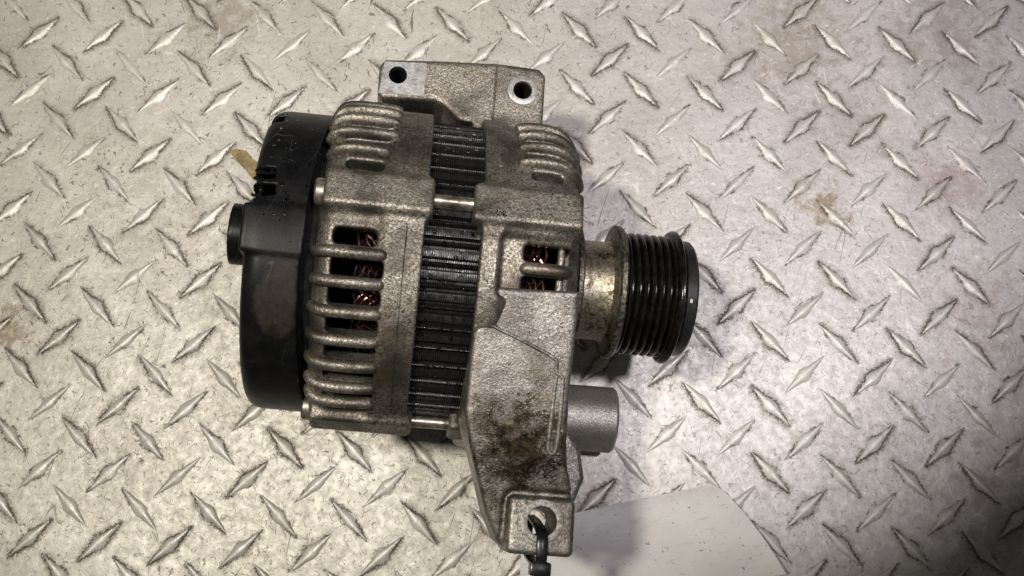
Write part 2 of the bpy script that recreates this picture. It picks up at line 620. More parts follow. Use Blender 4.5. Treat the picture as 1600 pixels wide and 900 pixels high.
def poly_sdf(px, py, pts):
    """2D polygon distance on broadcastable px, py"""
    P = np.array(pts, np.float32)
    d = None
    sgn = np.ones(np.broadcast(px, py).shape, np.float32)
    for i in range(len(P)):
        a, b = P[i], P[i - 1]
        e = b - a
        wx, wy = px - a[0], py - a[1]
        t = np.clip((wx * e[0] + wy * e[1]) / (e @ e), 0, 1)
        dd = (wx - e[0] * t) ** 2 + (wy - e[1] * t) ** 2
        d = dd if d is None else np.minimum(d, dd)
        c1, c2, c3 = py >= a[1], py < b[1], e[0] * wy > e[1] * wx
        flip = (c1 & c2 & c3) | (~c1 & ~c2 & ~c3)
        sgn = np.where(flip, -sgn, sgn)
    return sgn * np.sqrt(d)


def surface_nets(f, lo, h):
    s = f < 0
    nx, ny, nz = f.shape
    cnt = np.zeros((nx - 1, ny - 1, nz - 1), np.int8)
    offs = [(i, j, k) for i in (0, 1) for j in (0, 1) for k in (0, 1)]
    for i, j, k in offs:
        cnt += s[i:nx - 1 + i, j:ny - 1 + j, k:nz - 1 + k]
    act = (cnt > 0) & (cnt < 8)
    ids = np.argwhere(act)
    idx = np.full(act.shape, -1, np.int32)
    idx[act] = np.arange(len(ids))
    val = np.stack([f[ids[:, 0] + i, ids[:, 1] + j, ids[:, 2] + k] for i, j, k in offs], 1)
    pos = np.zeros((len(ids), 3), np.float32)
    num = np.zeros((len(ids), 1), np.float32)
    O_ = np.array(offs, np.float32)
    for a in range(8):
        for b in range(a + 1, 8):
            if np.abs(O_[a] - O_[b]).sum() != 1:
                continue
            va, vb = val[:, a], val[:, b]
            cr = (va < 0) != (vb < 0)
            t = np.where(cr, va / np.where(va == vb, 1, va - vb), 0)[:, None]
            pos += np.where(cr[:, None], O_[a] + t * (O_[b] - O_[a]), 0)
            num += cr[:, None]
    verts = (ids + pos / num) * h + np.asarray(lo)
    quads = []
    for ax in range(3):
        sl0 = [slice(None)] * 3
        sl1 = [slice(None)] * 3
        sl0[ax], sl1[ax] = slice(0, -1), slice(1, None)
        e = s[tuple(sl0)] != s[tuple(sl1)]
        inside = s[tuple(sl0)]
        o1, o2 = [a for a in range(3) if a != ax]
        sl = [slice(None)] * 3
        for o in (o1, o2):
            sl[o] = slice(1, -1)
        e_ = np.argwhere(e[tuple(sl)])
        for o in (o1, o2):
            e_[:, o] += 1
        ins = inside[e_[:, 0], e_[:, 1], e_[:, 2]]

        def cell(d1, d2):
            c = e_.copy()
            c[:, o1] -= d1
            c[:, o2] -= d2
            return idx[c[:, 0], c[:, 1], c[:, 2]]
        q = np.stack([cell(1, 1), cell(0, 1), cell(0, 0), cell(1, 0)], 1)
        fl = ins if ax != 1 else ~ins
        q[~fl] = q[~fl][:, ::-1]
        quads.append(q)
    quads = np.concatenate(quads)
    quads = quads[(quads >= 0).all(1)]
    return verts, quads


def sdf_mesh(name, f, g, mat, angle=None):
    v, q = surface_nets(g.full(f), g.lo, g.h)
    return mesh_from(name, v, q, mat, True, angle)


# ---------------------------------------------------------------- the setting: tread plate with raised lugs
pm = MB()
NX, NY = 24, 24
xs = np.linspace(-900, 900, NX + 1)
ys = np.linspace(-800, 800, NY + 1)
pv = [(x, y, 0) for y in ys for x in xs]
pf = [[j * (NX + 1) + i, j * (NX + 1) + i + 1, (j + 1) * (NX + 1) + i + 1, (j + 1) * (NX + 1) + i] for j in range(NY) for i in range(NX)]
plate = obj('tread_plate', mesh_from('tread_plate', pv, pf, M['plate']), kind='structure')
plate['label'] = 'worn scratched silver diamond tread plate under the alternator'


def lug_geo(seed, height=1.05, nu=21, nvv=4):
    """raised lens-shaped lug along local x with a swollen middle; its rim dips under the sheet"""
    r = random.Random(seed)
    v, f = [], []
    k1, k2, k3 = r.uniform(-.25, .25), r.uniform(-.25, .25), r.uniform(0, 6)
    for i in range(nu):
        t = -1 + 2 * i / (nu - 1)
        a = t * (LUG_L + 0.2)
        wd = lug_halfwidth(a) + 0.25
        wd *= 1 + 0.07 * math.sin(5 * t + k3)
        h = height * (1 - abs(t) ** 2.6) * (0.86 + 0.14 * math.exp(-(a / 3.5) ** 2)) * (1 + 0.08 * math.sin(7 * t + k3))
        for j in range(-nvv, nvv + 1):
            s = j / nvv
            prof = (1 - abs(s) ** 2.0) ** 1.15
            skew = k1 * (1 - s * s) * wd * 0.5
            v.append((a, s * wd + skew, -0.14 + (h + 0.14) * prof))
    m = 2 * nvv + 1
    for i in range(nu - 1):
        for j in range(m - 1):
            f.append([i * m + j, (i + 1) * m + j, (i + 1) * m + j + 1, i * m + j + 1])
    return v, f


lug_meshes = [mesh_from('raised_lug', *lug_geo(100 + k), M['plate']) for k in range(8)]
Rc = Matrix.Rotation(CAM_ROT[2], 3, 'Z') @ Matrix.Rotation(CAM_ROT[1], 3, 'Y') @ Matrix.Rotation(CAM_ROT[0], 3, 'X')


def in_frame(x, y, z=0, margin=22):
    d = Rc.transposed() @ (Vector((x, y, z)) - Vector(CAM_POS))
    px, py = 800 + 1600 * d.x / -d.z, 450 - 1600 * d.y / -d.z
    return -margin < px < 1600 + margin and -margin < py < 900 + margin


spots = []
for i in range(-18, 19):
    for j in range(-16, 17):
        for kind in (0, 1):
            spots.append(((i - 0.5 * kind) * PX, (j - 0.5 - 0.5 * kind) * PY, kind))
inside = [s for s in spots if in_frame(s[0], s[1])]
inside.sort(key=lambda s: math.hypot(s[0] - 11, s[1]))
keep = set(inside[:300])


# the plate material reads world-plate coordinates: a lug shares them through its Texture Coordinate object
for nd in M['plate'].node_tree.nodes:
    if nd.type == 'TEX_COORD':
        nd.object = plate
rest = MB()
LR = random.Random(3)
for s in spots:
    rotz = -math.pi / 4 if s[2] == 0 else math.pi / 4
    if s in keep:
        o = obj('raised_lug', LR.choice(lug_meshes), plate)
        o.location = (s[0] * MM, s[1] * MM, 0)
        o.rotation_euler = (0, 0, rotz + LR.uniform(-.03, .03) + (math.pi if LR.random() < .5 else 0))
        o.scale = (LR.uniform(.95, 1.03), LR.uniform(.92, 1.08), LR.uniform(.8, 1.15))
    else:
        v, f = lug_geo(100, nu=9, nvv=2)
        c, sn = math.cos(rotz), math.sin(rotz)
        rest.add([(s[0] + p[0] * c - p[1] * sn, s[1] + p[0] * sn + p[1] * c, p[2]) for p in v], f)
obj('raised_lug', mesh_from('raised_lug_rest', rest.v, rest.f, M['plate']), plate, kind='stuff')

# ---------------------------------------------------------------- alternator
ALT_O = (-21.49, -9.05, 78.0)
YAW, TILT = math.radians(-1.2), math.radians(7.0)
alt = obj('alternator', None, label='dirty cast aluminium car alternator with black rear cover and ribbed pulley', category='alternator')
xa = Vector((math.cos(YAW) * math.cos(TILT), math.sin(YAW) * math.cos(TILT), -math.sin(TILT)))
ya = Vector((-math.sin(YAW), math.cos(YAW), 0))
za = xa.cross(ya)
RM = Matrix((xa, ya, za)).transposed().to_4x4()
alt.matrix_world = Matrix.Translation(Vector(ALT_O) * MM) @ RM
BOSS = (12.3, -77.0, 102.3, 193.0)
H = 0.72


def sweep_rib(path, theta, half_w, half_h, name, mat, parent, segs=10):
    """rounded rib following (x, r) points at one angle round the shaft"""
    t = math.radians(theta)
    pts = [(x, r * math.sin(t), r * math.cos(t)) for x, r in path]
    n = len(pts)
    taper = [0.35 if i in (0, n - 1) else (0.85 if i in (1, n - 2) else 1.0) for i in range(n)]
    mb = MB().tube(pts, [half_h * q for q in taper], segs, [half_w * q for q in taper], (0, math.sin(t), math.cos(t)))
    return obj(name, mb.mesh(name, mat, 60), parent)


def smooth_path(pts, n=3):
    """Catmull-Rom points"""
    out = []
    P = [pts[0]] + list(pts) + [pts[-1]]
    for i in range(1, len(P) - 2):
        for k in range(n):
            t = k / n
            q = []
            for d in range(len(pts[0])):
                a, b, c, e = P[i - 1][d], P[i][d], P[i + 1][d], P[i + 2][d]
                q.append(0.5 * (2 * b + (c - a) * t + (2 * a - 5 * b + 4 * c - e) * t * t + (3 * b - a - 3 * c + e) * t ** 3))
            out.append(tuple(q))
    out.append(tuple(pts[-1]))
    return out


def rear_housing():
    g = Grid((-56, -75, -75), (-8.5, 75, 75), H)
    X, R = g.X, g.R
    t = np.clip((X + 31) / 5, 0, 1)
    rout = 66.0 + 1.7 * t * t * (3 - 2 * t)
    f = smax(R - rout, -52.6 - X, 11)
    f = smax(f, X + 12.9, 0.6)
    for b in BOSS:
        yt, zt = g.rot(b)
        bx = rbox((X, yt, zt), (-30.8, 0, 60), (20.2, 7.6, 10.2), 2.0)
        f = smin(f, bx, 3.6)
    cav = smax(R - 59.0, -49.5 - X, 3)
    f = smax(f, -cav, 1.0)
    f = np.maximum(f, -(np.maximum(R - 47, np.abs(X + 52) - 8)))
    # cooling slots
    slots = [(-2.6, -46, -30.0, 3.2)] + [(-12.7 - 9.5 * k, -45.8, -26.7, 3.65) for k in range(6)]
    slots += [(23.6, -44.5, -30.0, 2.3), (32.9, -46.5, -27, 3.1), (42.0, -46.5, -26.5, 3.1), (51.3, -45.5, -26.5, 2.8), (60.5, -45.5, -26.5, 2.8)]
    slots += [(-90 - 9.5 * k, -45.8, -26.7, 3.2) for k in range(8)] + [(115 + 9.5 * k, -45.8, -26.7, 3.2) for k in range(8)]
    for th, x0, x1, hw in slots:
        yt, zt = g.rot(th)
        c = rbox((X, yt), ((x0 + x1) / 2, 0), ((x1 - x0) / 2, hw), min(2.1, hw - .1))
        c = np.maximum(c, 40 - zt)
        f = smax(f, -c, 0.9)
    return sdf_mesh('rear_housing', f, g, M['alu'])


rear = obj('rear_housing', rear_housing(), alt)
rear_path = smooth_path([(-51.6, 60.5), (-50.6, 64.0), (-48.4, 66.4), (-44, 67.4), (-36, 67.6), (-29.5, 67.3), (-25.5, 66.4)])
for th in [-8.0] + [-17.3 - 9.5 * k for k in range(5)] + [-63.4]:
    sweep_rib([(x, r - 0.45) for x, r in rear_path], th, 2.35, 2.5, 'cooling_rib', M['alu_rib'], rear)
rear_path_s = smooth_path([(-50.8, 60.5), (-49.4, 64.0), (-47.4, 66.6), (-43, 67.7), (-36, 67.8), (-31.5, 67.4), (-28.5, 66.2)])
for th in (28.2, 37.4, 46.6, 55.9, 65.0):
    sweep_rib(rear_path if th > 30 else rear_path_s, th, 1.85, 2.8, 'cooling_rib', M['alu_rib'], rear)


def front_housing():
    g = Grid((1.5, -75, -75), (52, 75, 75), H)
    X, R = g.X, g.R
    t = np.clip((X - 15) / 5, 0, 1)
    rout = 68.2 - 1.7 * t * t * (3 - 2 * t)
    f = smax(R - rout, X - 46.5, 15)
    f = smax(f, 8.0 - X, 0.8)
    # panel beside the window set back from the flange
    yt, zt = g.rot(-7.0)
    pn = rbox((X, yt, zt), (34, 0, 75), (18.5, 11.2, 11.5), 2.0)
    f = smax(f, -pn, 2.5)
    f = smax(f, -np.maximum(np.maximum(43.6 - X, np.abs(yt) - 11.5), 37 - zt), 1.5)
    for b in BOSS:
        yt, zt = g.rot(b)
        bx = rbox((X, yt, zt), (24.8, 0, 60), (20.7, 7.6, 9.8), 1.6)
        f = smin(f, bx, 3.6)
    cav = smax(R - 58.5, X - 42.5, 3)
    f = smax(f, -cav, 1.0)
    # bearing nose
    nose = np.maximum(np.abs(X - 46) - 5.0, R - (36 - (X - 44) * 0.6))
    f = smin(f, nose, 3)
    f = np.maximum(f, -(np.maximum(R - 18, X - 60)))
    slots = [(-1.8, 24.5, 44, 3.3), (-12.9, 24.5, 44, 3.3), (26.6, 26, 38.5, 2.3), (35.6, 23.5, 43, 2.9), (44.7, 23.5, 43, 3.0), (53.8, 23.5, 42, 2.6), (63, 23.5, 42, 2.6)]
    slots += [(115 + 10 * k, 24, 42, 3) for k in range(7)]
    for th, x0, x1, hw in slots:
        yt, zt = g.rot(th)
        c = rbox((X, yt), ((x0 + x1) / 2, 0), ((x1 - x0) / 2, hw), min(1.6, hw - .1))
        c = np.maximum(c, 38 - zt)
        f = smax(f, -c, 0.9)
    return sdf_mesh('front_housing', f, g, M['alu'])


front = obj('front_housing', front_housing(), alt)
front_path = smooth_path([(21.5, 65.5), (23.5, 66.6), (29, 67.3), (36, 66.8), (41, 64.4), (44.5, 60.0), (46.2, 54.5)])
for th in (31.2, 40.2, 49.4, 58.6):
    sweep_rib(front_path, th, 1.9, 2.8, 'cooling_rib', M['alu_rib'], front)
sweep_rib(smooth_path([(23.5, 63.2), (27, 64.2), (34, 64.4), (40, 63.6), (43, 60.5)]), -7.4, 2.3, 2.1, 'cooling_rib', M['alu_rib'], front)
for th in (-2.0, -12.8):                       # small upright post behind each half of the window
    t = math.radians(th)
    mb = MB()
    for xx in (39.4,):
        mb.tube([(xx, 58 * math.sin(t - .09), 58 * math.cos(t - .09)), (xx, 59 * math.sin(t), 59 * math.cos(t)), (xx, 58 * math.sin(t + .09), 58 * math.cos(t + .09))], 1.3, 8, 1.5, (0, math.sin(t), math.cos(t)))
    obj('window_post', mb.mesh('window_post', M['alu_rib'], 60), front)


def mounting_arm():
    g = Grid((4.5, -116, -72), (74, -8, 68), 0.8)
    X, Y, Z, R = g.X, g.Y, g.Z, g.R
    top = (Z - (63.4 + 0.25 * (Y + 20))) / 1.031
    out = poly_sdf(X[:, :, 0], Y[:, :, 0], [(15.5, -16), (15.0, -22), (8.0, -33), (8.0, -63), (10.5, -72.5), (19, -97), (24.5, -107.5), (30, -111.6), (50, -111.6),
                                            (53, -108), (52.6, -92), (48.5, -79), (47.2, -70), (46.4, -50), (46.6, -15)])[:, :, None]
    moat = -rbox((X, Y), (40.1, -101.1), (13.6, 11.6), 3.5)
    top = smax(top, -np.maximum(-moat - 1.2, 60.2 + 0.25 * (Y + 20) - Z), 1.0)
    slab = smax(smax(out, top, 2.4), -(Z - (39 + 0.25 * (Y + 20))), 3)
    # ear pad
    pad = rbox((X, Y, Z), (40.1, -101.1, 33), (12.6, 10.6, 13.6), 2.2)
    f = smin(slab, pad, 0.8)
    web = rbox((X, Y, Z), (28, -48, -8), (18, 21, 52), 5)
    f = smin(f, web, 6)
    low = poly_sdf(X[:, :, 0], Y[:, :, 0], [(30, -50), (58, -56), (66, -68), (68.5, -80), (65, -90), (54, -96), (40, -92), (30, -70)])[:, :, None]
    low = smax(low - 0.5, np.abs(Z + 36) - 12, 3)
    f = smin(f, low, 4)
    f = smax(f, -np.maximum(R - 61.5, X - 43), 1.0)
    # hole through the ear, and the waist beside it
    hole = np.sqrt((X - 40.3) ** 2 + (Y + 99.4) ** 2) - 5.35
    f = smax(f, -hole, 0.8)
    return sdf_mesh('mounting_arm', f, g, M['alu_arm'])


arm = obj('mounting_arm', mounting_arm(), alt, label='oil stained mounting arm with drilled ear')
me = MB().lathe([(46.4, 5.45), (46.78, 5.7), (46.85, 6.2), (46.85, 7.7), (46.7, 8.1), (46.3, 8.2)], 48, 'z', (40.3, -99.4, 0)).mesh('machined_face', M['worn_face'])
obj('machined_face', me, arm)


def arm_top(x, y, dz=0.0):
    return (x, y, 63.4 + 0.25 * (y + 20) + dz)


bead = smooth_path([(11.5, -24), (12.3, -28.5), (16, -30.6), (26, -34.3), (38.6, -39.6), (40.3, -42), (40.6, -45), (42.8, -46.5), (43.4, -49), (43.6, -62), (43.4, -72), (42.3, -74.4), (40.6, -73.6), (40.3, -70), (40.5, -52), (40.7, -46.5)], 4)
me = MB().tube([arm_top(x, y, -0.42) for x, y in bead], 0.68, 8, 1.0).mesh('casting_seam', M['alu_seam'], 60)
obj('casting_seam', me, arm)

# flange marks: flat raised bars with an outline
for th0, th1, x0 in ((27.5, 46.5, 14.2), (1.5, -13.5, 12.6)):
    mb = MB()
    loop = []
    for s, e, xx in ((th0, th1, x0 - 1.1), (th1, th0, x0 + 1.1)):
        for k in range(12):
            t = math.radians(s + (e - s) * k / 11)
            rr = 68.1 if xx < 14 else 67.7
            loop.append((xx, rr * math.sin(t), rr * math.cos(t)))
    loop.append(loop[0])
    mb.tube(loop, 0.34, 6, 0.34, (1, 0.01, 0.01), caps=False)
    obj('casting_seam', mb.mesh('casting_seam', M['alu_seam'], 60), front)
mb = MB()
for s, e in ((20, 62), (2, -70)):
    pts = [(-19.5, 67.72 * math.sin(math.radians(s + (e - s) * k / 20)), 67.72 * math.cos(math.radians(s + (e - s) * k / 20))) for k in range(21)]
    mb.tube(pts, 0.22, 6, 0.3, (1, 0.01, 0.01))
obj('casting_seam', mb.mesh('casting_seam', M['alu_seam'], 60), rear)


def bracket():
    g = Grid((-44, 40, -30), (41, 104, 9), 0.72)
    X, Y, Z, R = g.X, g.Y, g.Z, g.R
    out = poly_sdf(X[:, :, 0], Y[:, :, 0], [(-38.6, 91.0), (-36.5, 94.4), (-11.6, 96.9), (14, 98.8), (32.5, 98.4), (35.6, 95.2), (35.9, 50), (0, 50),
                                            (-1.0, 68.5), (-9.0, 75.6), (-13, 77.3), (-36, 75.6), (-38.2, 78)])[:, :, None]
    f = smax(out, np.abs(Z + 10) - 15, 2.6)
    f = smax(f, -np.maximum(R - 61.5, -4 - X), 1)
    f = smax(f, -np.maximum(R - 69.5, X - 4.5), 1)      # clears the stator
    for hx, hy in ((-30.1, 87.3), (25.6, 87.2)):
        f = smax(f, -(np.sqrt((X - hx) ** 2 + (Y - hy) ** 2) - 3.95), 0.7)
    # cast step along the right third
    st = np.maximum(np.maximum(13.6 - X, Z * 0 + 4.4 - Z), 60 - Y)
    f = smax(f, -st, 0.6)
    return sdf_mesh('mounting_bracket', f, g, M['alu'])


brk = obj('mounting_bracket', bracket(), alt)
me = MB()
mb = bmesh.new()
# bright milled pad round the first hole: square with a round hole
ring = 40
cxh, cyh = -30.1, 87.3
sq = [(-37.9, 77.6), (-17.6, 78.6), (-17.9, 94.6), (-36.6, 93.2)]


def ray_to_poly(a):
    dx, dy = math.cos(a), math.sin(a)
    best = 1e9
    for i in range(4):
        (x0, y0), (x1, y1) = sq[i], sq[(i + 1) % 4]
        ex, ey = x1 - x0, y1 - y0
        den = dx * ey - dy * ex
        if abs(den) < 1e-9:
            continue
        t = ((x0 - cxh) * ey - (y0 - cyh) * ex) / den
        u = ((x0 - cxh) * dy - (y0 - cyh) * dx) / den
        if t > 0 and -1e-6 <= u <= 1 + 1e-6:
            best = min(best, t)
    return best


angs = sorted([2 * math.pi * k / ring for k in range(ring)] + [math.atan2(y - cyh, x - cxh) % (2 * math.pi) for x, y in sq])
n = len(angs)
v = []
for a in angs:
    t = ray_to_poly(a) - 0.3
    for r, z in ((4.05, 4.7), (4.05, 5.06), (t, 5.06), (t + .2, 4.7)):
        v.append((cxh + r * math.cos(a), cyh + r * math.sin(a), z))
f = []
for i in range(n):
    j = (i + 1) % n
    for k in range(3):
        f.append([i * 4 + k, j * 4 + k, j * 4 + k + 1, i * 4 + k + 1])
me.add(v, f)
obj('machined_pad', me.mesh('machined_pad', M['machined']), brk, label='bright milled pad round the bracket hole')
me = MB().lathe([(4.1, 4.1), (4.72, 4.3), (4.75, 6.3), (4.6, 6.7), (4.2, 6.75)], 48, 'z', (25.6, 87.2, 0)).mesh('machined_face', M['machined'])
obj('machined_face', me, brk)

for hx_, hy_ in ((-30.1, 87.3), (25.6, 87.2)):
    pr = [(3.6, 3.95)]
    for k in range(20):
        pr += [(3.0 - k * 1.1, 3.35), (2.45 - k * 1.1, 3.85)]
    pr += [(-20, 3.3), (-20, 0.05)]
    obj('bore_shade_insert', MB().lathe(pr, 40, 'z', (hx_, hy_, 0)).mesh('bore_shade_insert', M['dark'], 30), brk)  # dark closed insert standing in for the shade down the bracket hole

# spacer bush under the arm, resting on the plate
me = MB().lathe([(44, 0.1), (44, 15.2), (84.8, 15.6), (86.0, 14.8), (86.0, 6.0), (70, 6.0), (70, 0.1)], 64, 'x', (0, -51.0, -51.4)).mesh('spacer_bush', M['alu_bush'], 30)
obj('spacer_bush', me, arm)
# terminal block beneath the rear cover carries the back end
me = MB().box((-74, -14, -84.5), (-56, 16, -55)).mesh('terminal_block', M['cover'], 30, 2.0)
obj('terminal_block', me, alt)

# stator core with ribs
me = MB().lathe([(-14.5, 58), (-14.5, 61.6), (9.8, 61.6), (9.8, 58)], 144, 'x', closed=True).mesh('stator_core', M['stator'], 30)
core = obj('stator_core', me, alt)


def rib_mesh(name, half_deg, r0, r1, rnd):
    mb = MB()
    prof = []
    N = 6
    for k in range(N + 1):
        a = -1 + 2 * k / N
        rr = r1 - (r1 - r0) * (abs(a) ** rnd)
        prof.append((a * half_deg, rr))
    v, f = [], []
    for x in (-14.0, 9.2):
        for d, r in prof:
            v.append((x, r * math.sin(math.radians(d)), r * math.cos(math.radians(d))))
    n = N + 1
    for k in range(N):
        f.append([k, k + 1, n + k + 1, n + k])
    f.append(list(range(n)))
    f.append(list(range(n, 2 * n))[::-1])
    return mb.add(v, f).mesh(name, M['stator'], 50)


wide_rib = rib_mesh('stator_rib', 1.95, 61.3, 64.3, 9)
slim_rib = rib_mesh('stator_rib', 1.05, 61.3, 64.5, 2.4)
for k in range(50):
    for me, off in ((wide_rib, 0.0), (slim_rib, 3.6)):
        th = 2.0 + 7.2 * k + off
        o = obj('stator_rib', me, core)
        o.rotation_euler = (-math.radians(th), 0, 0)

# through bolts, their heads on the rear housing
for b in BOSS:
    t = math.radians(b)
    c = (0, 65.6 * math.sin(t), 65.6 * math.cos(t))
    me = MB().lathe([(-12, 0.1), (-12, 2.55), (7, 2.55), (7, 0.1)], 24, 'x', c).mesh('through_bolt', M['steel'], 30)
    bo = obj('through_bolt', me, alt)
    cc = (0, 63.4 * math.sin(t), 63.4 * math.cos(t))
    me = MB().lathe([(-50.0, 0.1), (-50.0, 5.3), (-53.6, 5.3), (-54.3, 4.7), (-54.3, 3.2), (-53.3, 2.9), (-53.3, 0.1)], 32, 'x', cc).mesh('bolt_head', M['steel'], 30)
    obj('bolt_head', me, bo)


# copper windings behind the slots
def winding(name, xc, sgn):
    mb = MB()
    rr = random.Random(5)
    for k in range(50):
        for m in range(4):
            rad = 3.4 + 2.1 * m + rr.uniform(-.2, .2)
            r = 57.4 - 0.35 * m + rr.uniform(-.3, .3)
            th = 7.2 * k + rr.uniform(-.5, .5)
            pts, ups_ = [], []
            for q in range(9):
                a = math.radians(-78 + 156 * q / 8)
                tt_ = math.radians(th) + rad * math.sin(a) / r
                x = xc + sgn * rad * 1.25 * math.cos(a)
                rz_ = r - 3.0 * (q / 8) * (1 if k % 2 else .4)
                pts.append((x, rz_ * math.sin(tt_), rz_ * math.cos(tt_)))
                ups_.append((0, math.sin(tt_), math.cos(tt_)))
            mb.tube(pts, 0.5, 5, 0.5, ups_, caps=False)
    return obj(name, mb.mesh(name, M['copper'], 60), alt)


winding('copper_winding', -25.0, -1)
winding('copper_winding', 22.0, 1)
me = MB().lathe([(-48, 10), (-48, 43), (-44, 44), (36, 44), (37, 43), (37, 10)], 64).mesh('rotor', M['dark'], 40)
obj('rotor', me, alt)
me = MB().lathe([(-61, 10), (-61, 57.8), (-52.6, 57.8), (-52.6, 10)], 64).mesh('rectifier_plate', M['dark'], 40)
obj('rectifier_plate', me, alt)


# black rear cover
def rear_cover():
    g = Grid((-89, -66, -66), (-50, 66, 67), H)
    X, Y, Z, R = g.X, g.Y, g.Z, g.R
    f = smax(R - (62.4 + (X + 78) * 0.012), -78.2 - X, 7)
    th_ = np.degrees(np.arctan2(Y, Z))
    f = np.maximum(f, X + 57.0 - 4.3 * np.clip((np.abs(th_ + 12) / 68) ** 2, 0, 1.2))
    yt, zt = g.rot(-2.0)
    bl = smax(smax(R - 62.75, rbox((X, yt), (-68, 0), (11.6, 9.2), 1.5), 1.5), 30 - zt, 1)
    f = smin(f, bl, 1.5)
    plug = np.maximum(np.sqrt((Y - 0.6) ** 2 + (Z - 36.5) ** 2) - 11.9, np.abs(X + 76) - 10.4)
    f = smin(f, plug, 0.8)
    cav = smax(R - 60.2, -75.5 - X, 2)
    f = np.maximum(f, -cav)
    for th, hw, xr in ((18.2, 3.0, -69.8), (11.6, 2.6, -68.8), (53, 5, -72.0)):
        yt, zt = g.rot(th)
        f = smax(f, -np.maximum(rbox((X, yt), (xr - 10, 0), (10, hw), 0.5), 47 - zt), 0.5)
    return sdf_mesh('rear_cover', f, g, M['cover'])


cov = obj('rear_cover', rear_cover(), alt)
mb = MB()
for th, h0 in ((20.0, 60.5), (16.4, 61.2), (10.3, 60.0)):
    t = math.radians(th)
    ti = math.radians(th - 1.2)
    mb.tube([(-77.4, h0 * math.sin(t), h0 * math.cos(t)), (-73, (h0 + .6) * math.sin(ti), (h0 + .6) * math.cos(ti)), (-69, h0 * math.sin(t), h0 * math.cos(t))], 0.8, 6, 0.6, (0, math.sin(t), math.cos(t)))
obj('clip_tab', mb.mesh('clip_tab', M['cover'], 40), cov)

# pulley: collar, hub, flange, ribbed drum, rim, cap
pul = obj('pulley', None, alt)
pul.location = (-1.7 * MM, 0, 0)
me = MB().lathe([(53.4, 19), (53.4, 27.6), (54.0, 28.4), (55.6, 28.4), (56.2, 27.6), (56.2, 19)], 96).mesh('washer', M['flange'], 30)
obj('washer', me, pul)
me = MB().lathe([(50.5, 18), (50.5, 20.6), (51.4, 21.5), (67.5, 21.6), (69.6, 22.2), (70.9, 24.2), (71.2, 28.0), (71.2, 10)], 96).mesh('hub', M['hub'], 40)
obj('hub', me, pul)
me = MB().lathe([(71.25, 20), (71.25, 28.3), (71.9, 29.2), (73.7, 29.2), (74.6, 28.4), (75.3, 25.5), (75.3, 20)], 128).mesh('flange', M['flange'], 35)
obj('flange', me, pul)
prof = [(75.3, 22)]
NG, W0, W1 = 6, 75.6, 95.2
pt = (W1 - W0) / NG
for k in range(NG):
    a = W0 + k * pt
    prof += [(a, 26.5), (a + 0.30 * pt * .4, 26.75), (a + 0.30 * pt, 26.55), (a + 0.52 * pt, 23.6), (a + 0.66 * pt, 23.6), (a + 0.9 * pt, 26.3)]
prof += [(W1, 26.6), (W1 + .3, 26.6), (W1 + .3, 22)]
me = MB().lathe(prof, 128).mesh('grooved_drum', M['groove'], 30)
obj('grooved_drum', me, pul)
me = MB().lathe([(95.5, 20), (95.5, 27.0), (96.4, 28.8), (97.2, 29.3), (98.2, 29.3), (98.8, 28.6), (99.0, 26.6), (100.2, 26.4), (100.4, 20)], 128).mesh('rim', M['groove'], 35)
obj('rim', me, pul)
me = MB().lathe([(100.2, 18), (100.2, 25.6), (104.4, 25.3), (105.4, 24.4), (105.6, 22.5), (105.6, 0.1)], 96).mesh('dust_cap', M['cap'], 35)
dc = obj('dust_cap', me, pul)
t = math.radians(-13.5)
mb = MB()
cs, sn = math.cos(t), math.sin(t)
for k, (xx, w_) in enumerate(((102.0, .8), (103.0, .8))):
    pass
v = []
for xx in (101.6, 102.6):
    for d in (-1.7, 1.7):
        a = t + math.radians(d)
        for r in (25.3, 25.62):
            v.append((xx, r * math.sin(a), r * math.cos(a)))
mb.add(v, [(0, 1, 3, 2), (4, 6, 7, 5), (0, 4, 5, 1), (2, 3, 7, 6), (0, 2, 6, 4), (1, 5, 7, 3)])
obj('paint_mark', mb.mesh('paint_mark', M['white_mark']), dc)

# water droplets
mb = MB()
dr = random.Random(11)


def droplet(x, r, th, rad):
    t = math.radians(th)
    cy, cz = r * math.sin(t), r * math.cos(t)
    ey = (math.cos(t), -math.sin(t))
    nr = (math.sin(t), math.cos(t))
    v = [(x, cy + nr[0] * rad * .62, cz + nr[1] * rad * .62)]
    for ring_, (rr, hh) in enumerate(((.5, .52), (.86, .26), (.95, -.12))):
        for k in range(10):
            a = 2 * math.pi * k / 10
            px_, py_ = rad * rr * math.cos(a), rad * rr * math.sin(a)
            v.append((x + px_, cy + ey[0] * py_ + nr[0] * rad * hh, cz + ey[1] * py_ + nr[1] * rad * hh))
    f = [[0, 1 + k, 1 + (k + 1) % 10] for k in range(10)]
    for q in range(2):
        for k in range(10):
            k2 = (k + 1) % 10
            f.append([1 + q * 10 + k, 11 + q * 10 + k, 11 + q * 10 + k2, 1 + q * 10 + k2])
    f.append([21 + k for k in range(10)][::-1])
    mb.add(v, f)


